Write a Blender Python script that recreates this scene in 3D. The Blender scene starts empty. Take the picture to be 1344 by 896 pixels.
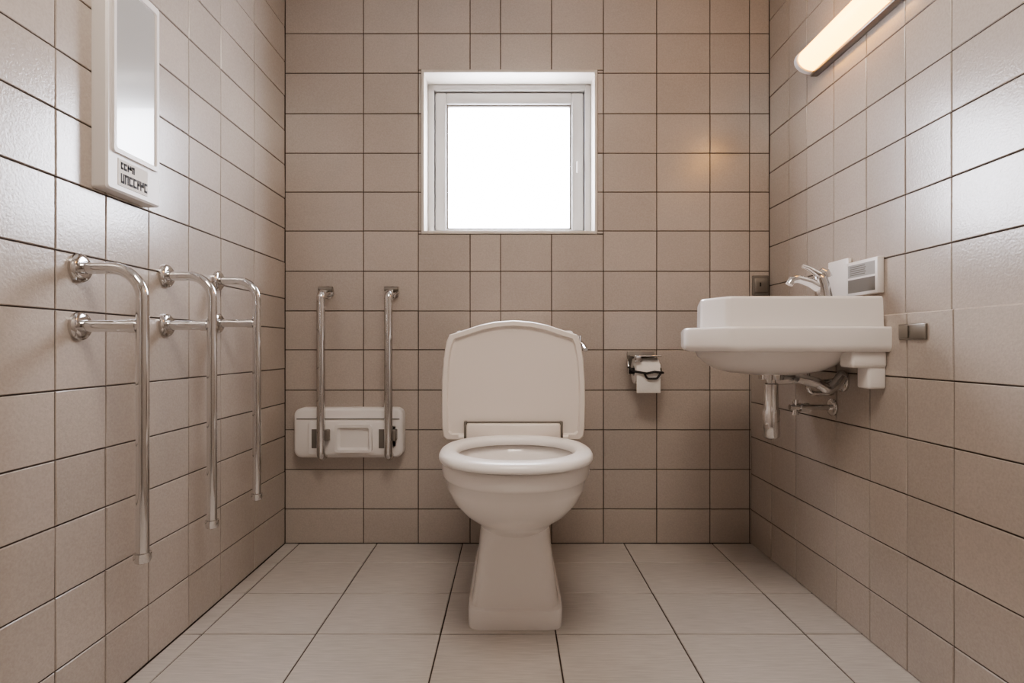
import bpy, bmesh, math, random
from mathutils import Vector, Matrix
random.seed(4)
F=720.0; CX=670.0; CY=455.0; H=0.8
D=2.233; XL=-0.918; XR=0.977; XU=1.054; ZL=0.884; CEIL=2.5; YB=-1.0
S=bpy.context.scene
try: S.view_settings.look='AgX - Medium High Contrast'
except Exception as e: print(e)

def lin(c):
    return tuple(((v/255)/12.92 if v/255<=0.04045 else ((v/255+0.055)/1.055)**2.4) for v in c)+(1.0,)
def mat(name,col,rough=.5,metal=0.0,spec=.5,coat=0.0,emit=None,estr=0):
    m=bpy.data.materials.new(name); m.use_nodes=True
    b=m.node_tree.nodes['Principled BSDF']
    b.inputs['Base Color'].default_value=lin(col); b.inputs['Roughness'].default_value=rough
    b.inputs['Metallic'].default_value=metal; b.inputs['Specular IOR Level'].default_value=spec
    b.inputs['Coat Weight'].default_value=coat
    if emit:
        b.inputs['Emission Color'].default_value=lin(emit); b.inputs['Emission Strength'].default_value=estr
    return m
def tex_mat(name,col,rough,vary,nscale,bump,stretch=(1,1,1),speck=.06,spec=.5,bdist=.001):
    m=mat(name,col,rough,spec=spec); nt=m.node_tree; N=nt.nodes; L=nt.links; b=N['Principled BSDF']
    tc=N.new('ShaderNodeTexCoord'); mp=N.new('ShaderNodeMapping'); mp.inputs['Scale'].default_value=stretch
    L.new(tc.outputs['Object'],mp.inputs['Vector'])
    n=N.new('ShaderNodeTexNoise'); n.inputs['Scale'].default_value=nscale; n.inputs['Detail'].default_value=3
    L.new(mp.outputs[0],n.inputs['Vector'])
    g=N.new('ShaderNodeNewGeometry')
    ma=N.new('ShaderNodeMapRange'); ma.inputs['To Min'].default_value=1-vary; ma.inputs['To Max'].default_value=1+vary
    L.new(g.outputs['Random Per Island'],ma.inputs['Value'])
    mb=N.new('ShaderNodeMapRange'); mb.inputs['From Min'].default_value=.3; mb.inputs['From Max'].default_value=.7
    mb.inputs['To Min'].default_value=1-speck; mb.inputs['To Max'].default_value=1+speck
    L.new(n.outputs['Fac'],mb.inputs['Value'])
    n2=N.new('ShaderNodeTexNoise'); n2.inputs['Scale'].default_value=3.0; L.new(tc.outputs['Object'],n2.inputs['Vector'])
    mc=N.new('ShaderNodeMapRange'); mc.inputs['To Min'].default_value=.9; mc.inputs['To Max'].default_value=1.1
    L.new(n2.outputs['Fac'],mc.inputs['Value'])
    x1=N.new('ShaderNodeMath'); x1.operation='MULTIPLY'; L.new(ma.outputs[0],x1.inputs[0]); L.new(mb.outputs[0],x1.inputs[1])
    x2=N.new('ShaderNodeMath'); x2.operation='MULTIPLY'; L.new(x1.outputs[0],x2.inputs[0]); L.new(mc.outputs[0],x2.inputs[1])
    v=N.new('ShaderNodeVectorMath'); v.operation='SCALE'; v.inputs[0].default_value=lin(col)[:3]; L.new(x2.outputs[0],v.inputs['Scale'])
    L.new(v.outputs[0],b.inputs['Base Color'])
    bp=N.new('ShaderNodeBump'); bp.inputs['Strength'].default_value=bump; bp.inputs['Distance'].default_value=bdist
    L.new(n.outputs['Fac'],bp.inputs['Height']); L.new(bp.outputs[0],b.inputs['Normal'])
    return m

M_tile=tex_mat('tile_taupe',(185,175,166),.24,.05,190,.45,spec=.8,bdist=.0012)
tb=M_tile.node_tree.nodes['Principled BSDF']; tb.inputs['Coat Weight'].default_value=.45; tb.inputs['Coat Roughness'].default_value=.2
M_floor=tex_mat('floor_tile',(193,187,181),.42,.03,14,.25,stretch=(1,16,1),speck=.10)
M_grout=tex_mat('grout',(76,67,60),.9,0,80,.2)
M_plaster=tex_mat('plaster',(215,213,208),.8,0,60,.1)
M_cer=mat('ceramic_white',(242,238,235),.16,coat=.3)
M_seat=mat('seat_plastic',(244,241,239),.28)
M_lid=mat('lid_plastic',(235,227,220),.33)
M_chrome=mat('chrome',(218,217,216),.10,1.0)
M_steel=mat('steel_plate',(150,145,138),.35,.9)
M_dark=mat('dark_rubber',(35,32,30),.6)
M_plast=mat('white_plastic',(235,231,228),.35)
M_plast2=mat('grey_plastic',(120,115,108),.5)
M_frame=mat('window_frame_paint',(200,199,197),.35)
M_reveal=mat('window_reveal_paint',(218,211,202),.5)
M_paper=tex_mat('paper',(240,237,232),.9,0,120,.2,speck=.02)
M_ink=mat('print_ink',(45,42,42),.6)
M_ink2=mat('print_grey',(170,168,165),.6)
M_mirror=mat('frosted_mirror',(190,190,188),.2,.2,coat=.4)
M_water=mat('water',(140,140,135),.03)
M_door=tex_mat('unseen_door_paint',(120,107,94),.5,0,30,.1)  # dark tone of the added, unseen door
M_pane=mat('frosted_glass_daylight',(240,240,240),.4,emit=(240,243,255),estr=25)
M_tube=mat('opal_lamp_cover',(255,235,200),.4,emit=(255,178,66),estr=10)
M_fill=mat('fill_panel_glow',(255,250,240),.4,emit=(255,242,229),estr=17.5)  # glow of the added overhead fill panel

def mk(name,verts,faces,mats,smooth=True,parent=None,ang=35,midx=None):
    me=bpy.data.meshes.new(name); me.from_pydata([tuple(v) for v in verts],[],faces)
    if not isinstance(mats,(list,tuple)): mats=[mats]
    for m in mats: me.materials.append(m)
    if midx:
        for p,i in zip(me.polygons,midx): p.material_index=i
    bm=bmesh.new(); bm.from_mesh(me); 
    if smooth: bmesh.ops.recalc_face_normals(bm,faces=bm.faces)
    bm.to_mesh(me); bm.free()
    if smooth:
        for p in me.polygons: p.use_smooth=True
        me.set_sharp_from_angle(angle=math.radians(ang))
    o=bpy.data.objects.new(name,me); S.collection.objects.link(o)
    if parent: par(o,parent)
    return o
def grp(name,loc):
    e=bpy.data.objects.new(name,None); e.location=loc; e.empty_display_size=.05; S.collection.objects.link(e); return e
def par(o,p):
    o.parent=p; o.matrix_parent_inverse=Matrix.Translation(-Vector(p.location))
def box(name,lo,hi,m,parent=None,bev=.004,seg=2):
    bm=bmesh.new(); bmesh.ops.create_cube(bm,size=1)
    lo=Vector(lo);hi=Vector(hi)
    for v in bm.verts: v.co=Vector([(lo[i]+hi[i])/2+v.co[i]*(hi[i]-lo[i]) for i in range(3)])
    if bev>0: bmesh.ops.bevel(bm,geom=bm.edges[:],offset=min(bev,min(hi-lo)*.45),segments=seg,profile=.5,affect='EDGES')
    me=bpy.data.meshes.new(name); bm.to_mesh(me); bm.free(); me.materials.append(m)
    for p in me.polygons: p.use_smooth=True
    me.set_sharp_from_angle(angle=math.radians(50))
    o=bpy.data.objects.new(name,me); S.collection.objects.link(o)
    if parent: par(o,parent)
    return o
def loft(name,rings,m,parent=None,cap0=True,cap1=True,closed=False,ang=35):
    n=len(rings[0]); V=[v for r in rings for v in r]; Fc=[]
    R=len(rings); last=R if closed else R-1
    for i in range(last):
        a=i*n; b=((i+1)%R)*n
        for j in range(n):
            k=(j+1)%n; Fc.append((a+j,a+k,b+k,b+j))
    if cap0 and not closed: Fc.append(tuple(range(n)))
    if cap1 and not closed: Fc.append(tuple(range((R-1)*n,R*n)))
    return mk(name,V,Fc,m,True,parent,ang)
def fillet(pts,r,seg=9):
    pts=[Vector(p) for p in pts]; out=[pts[0]]
    for i in range(1,len(pts)-1):
        a,b,c=pts[i-1],pts[i],pts[i+1]; u=(a-b).normalized(); w=(c-b).normalized()
        an=u.angle(w)
        if an>3.1: out.append(b); continue
        d=min(r/math.tan(an/2),(a-b).length*.49,(c-b).length*.49)
        rr=d*math.tan(an/2); cen=b+(u+w).normalized()*(rr/math.sin(an/2))
        e1=(b+u*d-cen).normalized(); e2=(b+w*d-cen); e2=(e2-e1*e2.dot(e1)).normalized(); tot=math.pi-an
        for k in range(seg+1):
            t=tot*k/seg; out.append(cen+(e1*math.cos(t)+e2*math.sin(t))*rr)
    out.append(pts[-1]); return out
def tube(name,pts,r,m,parent=None,n=20,fr=0.0,radii=None):
    P=fillet(pts,fr) if fr>0 else [Vector(p) for p in pts]
    T=[]
    for i in range(len(P)):
        a=P[max(i-1,0)];b=P[min(i+1,len(P)-1)]; T.append((b-a).normalized())
    up=Vector((0,0,1)) if abs(T[0].z)<.9 else Vector((1,0,0))
    nrm=T[0].cross(up).normalized(); rings=[]
    for i,p in enumerate(P):
        nrm=(nrm-T[i]*nrm.dot(T[i])).normalized(); bn=T[i].cross(nrm)
        rr=radii[i] if radii else r
        rings.append([p+(nrm*math.cos(2*math.pi*k/n)+bn*math.sin(2*math.pi*k/n))*rr for k in range(n)])
    return loft(name,rings,m,parent)
def se(cx,cy,a,b,z,e=2.0,n=64):
    out=[]
    for k in range(n):
        t=2*math.pi*k/n; c=math.cos(t); s=math.sin(t)
        out.append(Vector((cx+a*math.copysign(abs(c)**(2/e),c),cy+b*math.copysign(abs(s)**(2/e),s),z)))
    return out

# ---------- tiled surfaces ----------
def tiled(name,us,vs,mapf,hole=None,gap=.0030,bev=.0015,th=.004,ext=(.01,.01,.01,.01),mtile=M_tile):
    V=[];Fc=[];MI=[]
    def quad(pts,mi):
        b=len(V); V.extend(pts); Fc.append((b,b+1,b+2,b+3)); MI.append(mi)
    def tile(u0,u1,v0,v1):
        if u1-u0<gap*2 or v1-v0<gap*2: return
        g=gap/2
        o=[(u0+g,v0+g),(u1-g,v0+g),(u1-g,v1-g),(u0+g,v1-g)]
        i=[(u0+g+bev,v0+g+bev),(u1-g-bev,v0+g+bev),(u1-g-bev,v1-g-bev),(u0+g+bev,v1-g-bev)]
        b=len(V)
        V.extend([mapf(u,v,0) for u,v in o]); V.extend([mapf(u,v,th*.6) for u,v in o])
        tx,ty=random.uniform(-.0006,.0006),random.uniform(-.0006,.0006)
        sg=[(-1,-1),(1,-1),(1,1),(-1,1)]
        V.extend([mapf(u,v,th+sg[q][0]*tx+sg[q][1]*ty) for q,(u,v) in enumerate(i)])
        Fc.append((b+8,b+9,b+10,b+11)); MI.append(0)
        for k in range(4):
            l=(k+1)%4
            Fc.append((b+k,b+l,b+4+l,b+4+k)); MI.append(0)
            Fc.append((b+4+k,b+4+l,b+8+l,b+8+k)); MI.append(0)
    for a in range(len(us)-1):
        for c in range(len(vs)-1):
            u0,u1,v0,v1=us[a],us[a+1],vs[c],vs[c+1]
            if hole and not(u1<=hole[0] or u0>=hole[1] or v1<=hole[2] or v0>=hole[3]):
                h=hole
                if v0<h[2]: tile(u0,u1,v0,h[2])
                if v1>h[3]: tile(u0,u1,h[3],v1)
                w0=max(v0,h[2]); w1=min(v1,h[3])
                if u0<h[0]: tile(u0,h[0],w0,w1)
                if u1>h[1]: tile(h[1],u1,w0,w1)
            else: tile(u0,u1,v0,v1)
    U0,U1,V0,V1=us[0]-ext[0],us[-1]+ext[1],vs[0]-ext[2],vs[-1]+ext[3]
    rects=[(U0,U1,V0,V1)]
    if hole:
        h=hole; rects=[(U0,h[0],V0,V1),(h[1],U1,V0,V1),(h[0],h[1],V0,h[2]),(h[0],h[1],h[3],V1)]
    for r in rects: quad([mapf(r[0],r[2],.0008),mapf(r[1],r[2],.0008),mapf(r[1],r[3],.0008),mapf(r[0],r[3],.0008)],1)
    return mk(name,V,Fc,[mtile,M_grout],False,None,midx=MI)

def bx(p): return (p-CX)*D/F
def bz(p): return H-(p-CY)*D/F
T=.004
HOLE=(bx(553),bx(784),bz(307),bz(92))
us=[XL]+[bx(p) for p in (477,549,617,657,724,792,862,932,984)]+[XU]
vs=[0]+[bz(p) for p in (668,616,564,512,459,408,356,303,252,201,149,96,44,-8,-60)]+[CEIL]
tiled('wall_back',us,vs,lambda u,v,d:(u,D+T-d,v),HOLE)
lu=[YB,-.77,-.6,-.43,-.26,-.09,.08,.25,.42,.59,.76,.93,1.107,1.245,1.392,1.566,1.739,1.967,D]
lv=[0,.145,.293,.437,.571,.711,.875,.996,1.144,1.281,1.403,1.54,1.68,1.82,1.96,2.1,2.24,2.38,CEIL]
tiled('wall_left',lu,lv,lambda u,v,d:(XL-T+d,u,v))
ru=[YB,-.8,-.6,-.4,-.2,0,.2,.4,.6,.85,1.09,1.311,1.465,1.625,1.79,1.951,2.079,D]
rv=[ZL,1.049,1.206,1.361,1.506,1.66,1.815,1.97,2.125,2.28,2.43,CEIL]
tiled('wall_right',ru,rv,lambda u,v,d:(XU+T-d,u,v))
rl=[YB,-.85,-.68,-.51,-.34,-.17,0,.17,.34,.51,.68,.86,1.03,1.21,1.352,1.493,1.646,1.88,2.056,D]
tiled('wall_right_dado',rl,[0,.139,.284,.435,.576,.724,ZL],lambda u,v,d:(XR+T-d,u,v),ext=(.01,.01,.01,-.002))
tiled('trim_1',rl,[XR,XU],lambda u,v,d:(v,u,ZL-T+d),ext=(.01,.01,-.002,.01))
fu=[XL,-.86,-.543,-.195,.127,.462,.822,XU+.05]
fv=[YB,-.76,-.5,-.25,.005,.26,.515,.77,1.025,1.28,1.53,1.783,2.035,D]
tiled('floor',fu,fv,lambda u,v,d:(u,v,-T+d),gap=.004,mtile=M_floor)
def slab(name,pts,m): return mk(name,pts,[(0,1,2,3)],m,False)
slab('ceiling',[(XL-.1,YB-.1,CEIL),(XU+.1,YB-.1,CEIL),(XU+.1,D+.1,CEIL),(XL-.1,D+.1,CEIL)],M_plaster)
tiled('wall_front',[XL,-.7,-.48,-.26,-.04,.18,.40,.62,.84,XU],[0]+[.1605*i for i in range(1,15)]+[CEIL],lambda u,v,d:(u,YB-T+d,v))
DR=grp('unseen_dark_door_1',(0.05,YB,1.0))  # unseen dark door, added to darken chrome reflections and cut bounce
box('leaf',(-.40,YB+.006,.01),(.50,YB+.045,2.03),M_door,DR,.004)
for nm,a,b in (('jamb_left',(-.47,YB+.001,0.002),(-.40,YB+.06,2.10)),('jamb_right',(.50,YB+.001,0.002),(.57,YB+.06,2.10)),('lintel',(-.40,YB+.001,2.03),(.50,YB+.06,2.10))):
    box(nm,a,b,M_plaster,DR,.004)
tube('handle',[(.43,YB+.04,1.0),(.43,YB+.10,1.0),(.32,YB+.10,1.0)],.009,M_chrome,DR,fr=.02)

# ---------- window ----------
W=grp('window_1',(0,D,1.58)); h=HOLE; YF=D+.10
def ring(name,o,i,y0,y1,m,bev=.004):
    box(name+'_left',(o[0],y0,o[2]),(i[0],y1,o[3]),m,W,bev); box(name+'_right',(i[1],y0,o[2]),(o[1],y1,o[3]),m,W,bev)
    box(name+'_bottom',(i[0]-.002,y0,o[2]),(i[1]+.002,y1,i[2]),m,W,bev); box(name+'_top',(i[0]-.002,y0,i[3]),(i[1]+.002,y1,o[3]),m,W,bev)
t=.012
ring('reveal',(h[0],h[1],h[2],h[3]),(h[0]+t,h[1]-t,h[2]+t,h[3]-t),D-.006,YF+.05,M_reveal,.002)
o1=(h[0]+t,h[1]-t,h[2]+t,h[3]-t)
o2=(o1[0]+.026,o1[1]-.026,o1[2]+.02,o1[3]-.026)
gl=(-.266,.253,1.309,1.827)
ring('outer_frame',o1,o2,YF-.005,YF+.05,M_frame)
ring('sash',(o2[0]+.003,o2[1]-.003,o2[2]+.003,o2[3]-.003),(gl[0]-.007,gl[1]+.007,gl[2]-.007,gl[3]+.007),YF+.006,YF+.045,M_frame,.008)
ring('glazing_bead',(gl[0]-.009,gl[1]+.009,gl[2]-.009,gl[3]+.009),gl,YF+.014,YF+.04,M_plast2,.003)
box('pane',(gl[0]-.01,YF+.03,gl[2]-.01),(gl[1]+.01,YF+.038,gl[3]+.01),M_pane,W,0)
box('latch',(gl[1]+.028,YF-.004,1.54),(gl[1]+.036,YF+.012,1.59),M_plast,W,.003)

# ---------- left wall grab rails ----------
def disc(name,c,axis,r,l,m,parent,n=28):
    c=Vector(c); a=Vector(axis).normalized()
    return tube(name,[c,c+a*l*.55,c+a*l*.9,c+a*l],r,m,parent,n=n,radii=[r,r,r*.85,r*.62])
def grab(Y,zt,zm,zb,Xv,r):
    g=grp('grab_rail',(XL,Y,zt))
    tube('rail_tube',[(XL+.002,Y,zt),(Xv,Y,zt),(Xv,Y,zb)],r,M_chrome,g,fr=.068)
    tube('brace_tube',[(XL+.002,Y,zm),(Xv,Y,zm)],r,M_chrome,g)
    disc('flange_upper',(XL,Y,zt),(1,0,0),.030,.012,M_chrome,g)
    disc('flange_lower',(XL,Y,zm),(1,0,0),.030,.012,M_chrome,g)
    disc('end_cap',(Xv,Y,zb+.012),(0,0,-1),r*1.35,.022,M_chrome,g)
    tube('brace_collar',[(Xv-.028,Y,zm),(Xv-.010,Y,zm)],r*1.15,M_chrome,g)
grab(1.166,.967,.844,.351,-.782,.0125)
grab(1.459,.988,.857,.328,-.794,.0125)
grab(1.717,1.007,.874,.330,-.794,.0125)

# ---------- back wall fold rails ----------
def fold(X):
    g=grp('folding_support_rail',(X,D,.98)); yy=D-.085; r=.0165
    zt=bz(383)-.003; zb=.8-(604-455)*yy/F
    tube('rail_tube',[(X,D-.002,zt),(X,yy,zt-.012),(X,yy,zb+.012),(X,yy+.045,zb+.012),(X,yy+.045,zb+.12)],r,M_chrome,g,fr=.022)
    disc('wall_flange',(X,D,zt),(0,-1,0),.026,.014,M_chrome,g)
    box('hinge_plate',(X-.022,yy+.028,zb+.05),(X+.022,D-.058,zb+.13),M_dark,g,.004)
    box('pivot_block',(X+.014,yy-.004,zb+.075),(X+.030,yy+.03,zb+.12),M_steel,g,.004)
    tube('mount_cap',[(X-.028,D-.03,zt+.012),(X+.028,D-.03,zt+.012)],.010,M_steel,g)
fold(-.742); fold(-.478)

# ---------- white wall unit ----------
P=grp('paper_towel_dispenser',(-.66,D,.45))
def rrect(x0,x1,z0,z1,r,y,n=6):
    out=[]
    for cx,cz,a0 in ((x1-r,z1-r,0),(x0+r,z1-r,90),(x0+r,z0+r,180),(x1-r,z0+r,270)):
        for k in range(n+1):
            a=math.radians(a0+90*k/n); out.append(Vector((cx+r*math.cos(a),y,cz+r*math.sin(a))))
    return out
x0,x1,z0,z1=-.86,-.428,.360,.556
loft('housing',[rrect(x0,x1,z0,z1,.03,D),rrect(x0,x1,z0,z1,.03,D-.05),rrect(x0+.003,x1-.003,z0+.003,z1-.003,.03,D-.055),rrect(x0+.01,x1-.01,z0+.01,z1-.01,.025,D-.058)],M_plast,P,cap0=False)
cyv=D-.058
loft('front_panel',[rrect(-.80,-.475,.372,.505,.012,cyv+.002),rrect(-.80,-.475,.372,.505,.012,cyv-.007),rrect(-.796,-.479,.376,.501,.010,cyv-.009)],M_plast,P,cap0=False)
py=cyv-.009
loft('recess_lip',[rrect(-.690,-.545,.385,.493,.012,py+.001),rrect(-.690,-.545,.385,.493,.012,py-.014),rrect(-.680,-.555,.395,.483,.008,py-.014),rrect(-.672,-.563,.403,.475,.006,py-.001)],M_plast,P,cap0=False)
box('recess_panel',(-.672,py-.0015,.403),(-.563,py+.001,.475),M_plast,P,0)
box('top_seam',(x0+.012,D-.0595,.512),(x1-.012,D-.057,.516),M_plast2,P,0)
for a in (-.785,-.520): box('side_slot',(a,py-.002,.40),(a+.022,py+.001,.475),M_plast2,P,.001)

# ---------- toilet ----------
X0=.014
TO=grp('toilet',(X0,1.7,0))
def sec(z,hw,yf,yb,e):
    return se(X0,(yf+yb)/2,hw,(yb-yf)/2,z,e)
R=[]
for z,hw,yf,yb,e in [(.20,.085,1.60,1.80,2.6),(.26,.095,1.55,1.80,2.5),(.290,.107,1.50,1.79,2.4),(.312,.121,1.455,1.78,2.3),(.345,.147,1.385,1.77,2.25),(.385,.171,1.325,1.76,2.2),(.43,.187,1.282,1.755,2.2),(.458,.191,1.268,1.75,2.2),
   (.463,.1945,1.257,1.75,2.2),(.470,.197,1.252,1.75,2.2),(.497,.199,1.250,1.75,2.2),(.504,.196,1.254,1.745,2.2),(.506,.190,1.262,1.735,2.2),
   (.506,.168,1.290,1.64,2.1),(.498,.162,1.297,1.63,2.1),(.46,.15,1.31,1.62,2.1),(.41,.12,1.37,1.60,2.0),(.37,.075,1.43,1.57,2.0),(.352,.05,1.45,1.54,2.0)]:
    R.append(sec(z,hw,yf,yb,e))
loft('bowl',R,M_cer,TO,cap0=True,cap1=True,ang=50)
mk('bowl_water',se(X0,1.495,.098,.09,.392,2.0,32),[tuple(range(32))],M_water,False,TO)
PR=[]
for z,hw,yf,yb,e in [(0,.139,1.548,2.12,10),(.044,.139,1.548,2.12,10),(.052,.136,1.551,2.115,10),(.056,.129,1.560,2.11,9),(.070,.126,1.564,2.10,9),(.12,.119,1.567,2.09,8),(.20,.110,1.560,2.08,7),(.26,.105,1.548,2.08,5),(.295,.105,1.525,2.08,4),(.35,.12,1.50,2.10,3.2),(.42,.14,1.50,2.12,3.4)]:
    PR.append(sec(z,hw,yf,yb,e))
loft('pedestal',PR,M_cer,TO,ang=40)
box('rear_deck',(X0-.16,1.64,.40),(X0+.16,2.21,.500),M_cer,TO,.02,3)
box('cistern',(X0-.19,1.86,.50),(X0+.19,2.228,.83),M_cer,TO,.025,3)
box('cistern_cover',(X0-.20,1.85,.826),(X0+.20,2.229,.855),M_cer,TO,.012,3)
def outl(f):
    o=se(X0,1.455,.2005,.220,0,2.25,72); i=se(X0,1.458,.156,.158,0,2.1,72)
    return [i[k].lerp(o[k],f) for k in range(72)]
zs=.511
prof=[(0,.003),(-.01,.012),(.03,.018),(.15,.0225),(.45,.024),(.8,.022),(.93,.018),(1.0,.011),(1.0,.004),(.96,0),(.05,0)]
loft('seat_ring',[[Vector((v.x,v.y,zs+z)) for v in outl(f)] for f,z in prof],M_seat,TO,closed=True,ang=60)
LX=.009; ly=1.688; sc=F/ly
LP=[(586,577),(582,573),(580,560),(579.5,530),(580,500),(582,470),(586,448),(590,439),(598,436.5),(612,432),(630,426),(650,422),(674,420)]
LP=[((a-674)/sc,H-(b-455)/sc) for a,b in LP]
LP=LP+[(-a,b) for a,b in LP[-2::-1]]
zc=.70
def lr(ins,y):
    return [Vector((LX+a*(1-ins/.22),y,zc+(b-zc)*(1-ins/.185))) for a,b in LP]
loft('lid',[lr(.004,ly+.02),lr(0,ly+.016),lr(0,ly+.004),lr(.003,ly-.002),lr(.016,ly-.003),lr(.020,ly+.005),lr(.026,ly+.006)],M_lid,TO,ang=28)
hx=.147
box('hinge_bar',(LX-hx+.004,ly-.028,.512),(LX+hx-.004,ly+.004,.566),M_lid,TO,.005)
for s in (-1,1):
    box('hinge_gap_shade',(LX+s*hx-.004,ly-.014,.514),(LX+s*hx+.004,ly+.005,.572),M_plast2,TO,.001)  # grey strip painted in for the shade in the hinge gap
    tube('hinge_pin',[(LX+s*(hx+.004),ly-.012,.524),(LX+s*(hx+.02),ly-.012,.524)],.009,M_lid,TO,n=14)
box('hinge_top_shade',(LX-hx,ly-.006,.566),(LX+hx,ly+.005,.5705),M_plast2,TO,.001)  # grey strip imitates the shaded gap above the hinge bar
tube('flush_lever_shaft',[(X0+.18,1.90,.80),(X0+.222,1.90,.80)],.010,M_chrome,TO,n=16)
tube('flush_lever_handle',[(X0+.226,1.91,.815),(X0+.230,1.88,.812),(X0+.238,1.84,.79)],.008,M_chrome,TO,n=16)
tube('flush_lever_knob',[(X0+.222,1.89,.838),(X0+.222,1.89,.792)],.009,M_chrome,TO,n=16)

# ---------- toilet roll holder ----------
Q=grp('toilet_roll_holder',(bx(840),D,.72)); qx=bx(842); qz=.705; qy=D-.062
def xr(r,x,n=40): return [Vector((x,qy+r*math.cos(2*math.pi*k/n),qz+r*math.sin(2*math.pi*k/n))) for k in range(n)]
a,b=qx-.046,qx+.046
loft('paper_roll',[xr(.050,a),xr(.050,b),xr(.02,b),xr(.02,a)],M_paper,Q,closed=True)
box('paper_tail',(a,qy-.054,.622),(b,qy-.050,.71),M_paper,Q,.001)
tube('spindle',[(qx-.066,qy,qz),(qx+.062,qy,qz)],.012,M_dark,Q,n=16)
box('back_plate',(qx-.06,D-.008,.69),(qx+.050,D-.0005,.782),M_steel,Q,.003)
tube('arm',[(qx-.058,D-.001,.748),(qx-.066,D-.05,.745),(qx-.066,qy,.72),(qx-.066,qy,.690)],.0045,M_chrome,Q,fr=.015,n=12)
tube('arm_right',[(qx+.050,D-.001,.748),(qx+.060,D-.05,.735),(qx+.060,qy,.70),(qx+.060,qy,.685)],.0045,M_chrome,Q,fr=.015,n=12)
FR=qy-.060
tube('tear_bar',[(qx-.066,qy,.72),(qx-.060,FR,.706),(qx-.01,FR-.004,.698),(qx+.02,FR-.004,.704),(qx+.055,FR,.700),(qx+.060,qy,.70)],.0045,M_dark,Q,fr=.012,n=12)
tube('tear_bar_lower',[(qx-.02,FR-.002,.700),(qx-.008,FR-.003,.678),(qx+.03,FR-.003,.678),(qx+.044,FR,.698)],.004,M_dark,Q,fr=.012,n=12)
box('cover_flap',(qx-.056,qy-.056,.762),(qx+.050,D-.004,.767),M_chrome,Q,.002)
box('cover_front',(qx-.056,qy-.060,.742),(qx-.030,qy-.054,.767),M_chrome,Q,.002)

# ---------- wash basin ----------
B=grp('wash_basin',(XR,1.65,.85))
def dens(pts,r=.05):
    P3=[Vector((x,y,0)) for x,y in pts]; n=len(P3); out=[(pts[0])]
    for i in range(1,n-1):
        a,b,c=P3[i-1],P3[i],P3[i+1]
        d=min(r,(a-b).length*.45,(c-b).length*.45); p0=b+(a-b).normalized()*d; p1=b+(c-b).normalized()*d
        for k in range(6):
            t=k/5; q=p0*(1-t)**2+b*2*t*(1-t)+p1*t*t; out.append((q.x,q.y))
    out.append(pts[-1]); return out
rim=dens([(XR,1.405),(.565,1.412),(.483,1.53),(.540,1.74),(.64,1.90),(XR,1.935)],.022)
upr=dens([(.974,1.428),(.570,1.438),(.528,1.53),(.590,1.74),(.66,1.86),(.974,1.90)],.014)
def shr(pts,z,k,cx=.80,cy=1.66):
    return [Vector((cx+(x-cx)*k,cy+(y-cy)*k,z)) for x,y in pts]
loft('rim_slab',[shr(rim,.786,.93,cx=XR),shr(rim,.787,.97,cx=XR),shr(rim,.791,.985,cx=XR),shr(rim,.800,.998,cx=XR),shr(rim,.806,1,cx=XR),shr(rim,.845,1.0,cx=XR),shr(rim,.850,.997,cx=XR),shr(rim,.852,.99,cx=XR)],M_cer,B,ang=50)
inn=lambda z,k:[Vector((.765+(x-.765)*k,1.66+(y-1.66)*k,z)) for x,y in upr]
loft('upper_body',[inn(.849,1.0),inn(.856,.995),inn(.925,.988),inn(.931,.983),inn(.933,.972),inn(.933,.80),inn(.928,.78),inn(.87,.70),inn(.853,.45)],M_cer,B,ang=50)
un=lambda z,a,b,e,cx=.775:se(cx,1.665,a,b,z,e)
loft('under_bowl',[un(.79,.190,.225,2.8),un(.77,.184,.215,2.6),un(.75,.168,.195,2.4),un(.733,.142,.165,2.3),un(.722,.105,.12,2.1),un(.716,.05,.06,2.0)],M_cer,B,ang=60)
box('wall_bracket',(.885,1.42,.745),(XR,1.48,.79),M_cer,B,.008)
box('wall_bracket_foot',(.93,1.425,.690),(XR,1.475,.755),M_cer,B,.006)
box('wall_bracket_far',(.90,1.85,.70),(XR,1.90,.79),M_cer,B,.008)
dx=.765; dy=1.56
tube('drain_collar',[(dx,dy+.05,.72),(dx,dy+.05,.705)],.034,M_chrome,B)
tube('drain_tail',[(dx,dy+.05,.72),(dx,dy+.05,.66)],.015,M_chrome,B)
tube('bottle_trap',[(dx,dy+.05,z) for z in (.695,.690,.685,.62,.615,.54,.535,.53)],.02,M_chrome,B,radii=[.014,.020,.020,.020,.0235,.0235,.021,.012])
tube('trap_arm',[(dx,dy+.05,.70),(dx+.10,dy+.05,.705),(dx+.15,dy+.05,.69),(XR-.001,dy+.05,.70)],.013,M_chrome,B,fr=.03)
disc('trap_escutcheon',(XR,dy+.05,.70),(-1,0,0),.032,.012,M_chrome,B)
tube('supply_pipe',[(.90,dy+.10,.72),(.90,dy+.10,.66),(XR-.001,dy+.10,.66)],.007,M_chrome,B,fr=.02)
tube('trap_elbow',[(dx+.06,dy+.02,.71),(dx+.12,dy+.02,.695),(dx+.15,dy+.02,.675),(dx+.17,dy+.02,.69),(dx+.19,dy+.02,.715)],.015,M_chrome,B,fr=.02)
vy=1.66
tube('valve_body',[(XR-.001,vy,.617),(.845,vy,.617)],.009,M_chrome,B)
disc('valve_flange',(XR,vy,.617),(-1,0,0),.026,.01,M_chrome,B)
tube('valve_collar',[(.90,vy,.617),(.875,vy,.617)],.014,M_chrome,B)
tube('valve_handle',[(.862,vy,.595),(.862,vy,.612),(.862,vy,.622),(.862,vy,.640)],.01,M_chrome,B,radii=[.010,.006,.006,.010])
FA=grp('basin_faucet',(.925,1.64,.93)); fy=1.63
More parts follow.
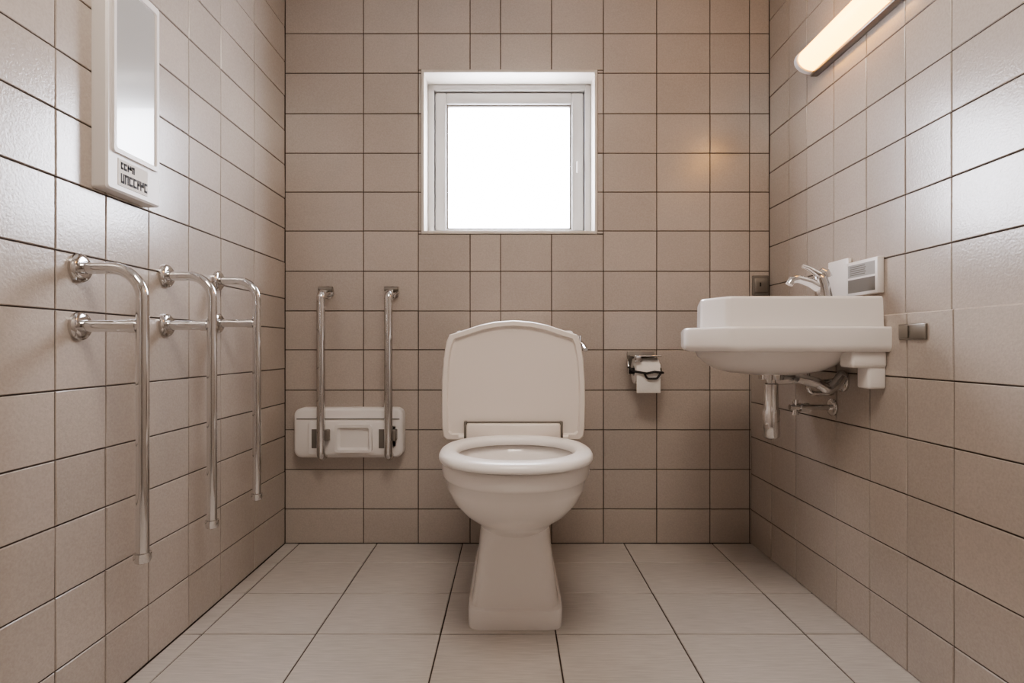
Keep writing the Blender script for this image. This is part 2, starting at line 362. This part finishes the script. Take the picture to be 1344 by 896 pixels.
tube('body',[(.935,fy,.9335),(.932,fy,.945),(.925,fy,.985),(.918,fy,1.005),(.915,fy,1.012)],.02,M_chrome,FA,radii=[.027,.023,.021,.021,.012])
tube('spout',[(.925,fy,.972),(.89,fy,.992),(.855,fy,1.002),(.835,fy,.998),(.828,fy,.985)],.012,M_chrome,FA,radii=[.017,.014,.012,.0115,.011])
tube('lever',[(.915,fy,1.014),(.905,fy,1.022),(.885,fy,1.034),(.868,fy,1.040)],.006,M_chrome,FA,radii=[.014,.010,.007,.006])
tube('lever_cap',[(.935,fy,1.005),(.928,fy,1.022),(.922,fy,1.030)],.016,M_chrome,FA,radii=[.020,.018,.008])

# notice / control plate on the right wall above the basin
K=grp('notice_plate',(XU,1.65,1.01))
box('blank_panel',(XU-.012,1.692,.950),(XU-.0005,1.80,1.075),M_plast,K,.002)
box('framed_panel',(XU-.020,1.545,.952),(XU-.0005,1.690,1.056),M_plast,K,.003)
xs=XU-.0205
box('printed_upper',(xs,1.556,1.008),(xs+.002,1.680,1.046),M_ink2,K,0)
box('printed_lower',(xs,1.556,.962),(xs+.002,1.680,1.002),M_plast2,K,0)
for i in range(5): box('print_line',(xs-.0005,1.60-.004*(i%2),1.038-.006*i),(xs+.001,1.67,1.0405-.006*i),M_plast2,K,0)

# wall plates
K=grp('light_switch_plate',(XR,1.33,.83))
box('plate',(XR-.006,1.284,.817),(XR-.0005,1.374,.856),M_steel,K,.002)
box('rocker',(XR-.009,1.338,.821),(XR-.005,1.368,.852),M_steel,K,.001)
K=grp('socket_outlet',(1.01,D,1.05))
box('plate',(.982,D-.007,1.008),(1.049,D-.0005,1.090),M_plast2,K,.003)
box('cover',(.989,D-.012,1.02),(1.042,D-.006,1.078),M_steel,K,.003)
box('slot',(1.010,D-.014,1.045),(1.014,D-.011,1.06),M_dark,K,0)

# ---------- cabinet panel on left wall ----------
C=grp('mirror_cabinet',(XL,1.29,1.4)); xf=-.884; ya,yb_,za,zb_=1.202,1.385,1.150,1.650
def rp(x,i,z0=None,z1=None,r=.006):
    z0=za+i if z0 is None else z0; z1=zb_-i if z1 is None else z1
    return [Vector((x,v.x,v.z)) for v in rrect(ya+i,yb_-i,z0,z1,r,0,4)]
loft('case',[rp(XL,0),rp(xf-.004,0),rp(xf,.004)],M_plast,C,cap0=False)
za2,zb2=1.245,1.625
loft('door_frame',[rp(xf,.014,za2-.01,zb2+.01),rp(xf+.006,.014,za2-.01,zb2+.01),rp(xf+.006,.022,za2,zb2),rp(xf+.001,.025,za2+.003,zb2-.003)],M_plast,C,cap0=False,cap1=False)
box('mirror_glass',(xf-.002,ya+.02,za2),(xf+.002,yb_-.02,zb2),M_mirror,C,0)
box('label',(xf,1.235,1.165),(xf+.0012,1.335,1.225),M_paper,C,0)
random.seed(5)
def stroke(y0,y1,z0,z1): box('print_mark',(xf+.001,y0,z0),(xf+.0018,y1,z1),M_ink,C,0)
for zr,zh,yend in ((1.172,.022,1.328),(1.203,.016,1.285)):
    y=1.243
    while y<yend:
        w=random.uniform(.008,.013); k=random.randint(0,3); sw=.0035
        stroke(y,y+sw,zr,zr+zh)
        if k in (0,1): stroke(y,y+w,zr+zh-.005,zr+zh)
        if k in (1,2): stroke(y,y+w,zr,zr+.005)
        if k in (0,2): stroke(y+w-sw,y+w,zr,zr+zh)
        if k==3: stroke(y,y+w,zr+zh*.4,zr+zh*.4+.006); stroke(y+w*.6,y+w,zr+zh*.4,zr+zh)
        y+=w+.002

# ---------- wall lamp ----------
Lm=grp('bathroom_wall_lamp',(XU,1.66,1.78))
ly0,ly1=1.46,1.885; lz=1.776
box('base',(XU-.026,ly0,lz-.050),(XU-.0005,ly1,lz+.046),M_steel,Lm,.004)
def dr(y,k=1): 
    out=[]
    for j in range(25):
        a=math.radians(90+180*j/24); out.append(Vector((XU-.024+.054*k*math.cos(a),y,lz+.040*k*math.sin(a))))
    return out
loft('diffuser',[dr(ly0+.02,.95),dr(ly0+.025,1),dr(ly1-.025,1),dr(ly1-.02,.95)],M_tube,Lm)
for a,b in ((ly0,ly0+.022),(ly1-.022,ly1)):
    loft('end_cap',[dr(a,.98),dr(a+.003,1.06),dr(b-.003,1.06),dr(b,1.03)],M_plast,Lm)
# unseen glowing ceiling panel, added as fill light
CL=grp('fill_light_panel',(0.05,.35,CEIL))
box('housing',(-.30,.0,CEIL-.05),(.40,.7,CEIL),M_plast,CL,.01)
box('diffuser',(-.28,.02,CEIL-.065),(.38,.68,CEIL-.045),M_fill,CL,.008)

# ---------- world, camera ----------
w=bpy.data.worlds.new('World'); S.world=w; w.use_nodes=True
w.node_tree.nodes['Background'].inputs[0].default_value=(.8,.85,1,1); w.node_tree.nodes['Background'].inputs[1].default_value=.5
cam=bpy.data.cameras.new('cam'); co=bpy.data.objects.new('cam',cam); S.collection.objects.link(co)
cam.sensor_width=36; cam.lens=F/1344*36; cam.shift_x=2/1344; cam.shift_y=7/1344; cam.clip_start=.02
co.location=(0,0,H); co.rotation_euler=(math.radians(90),0,0); S.camera=co
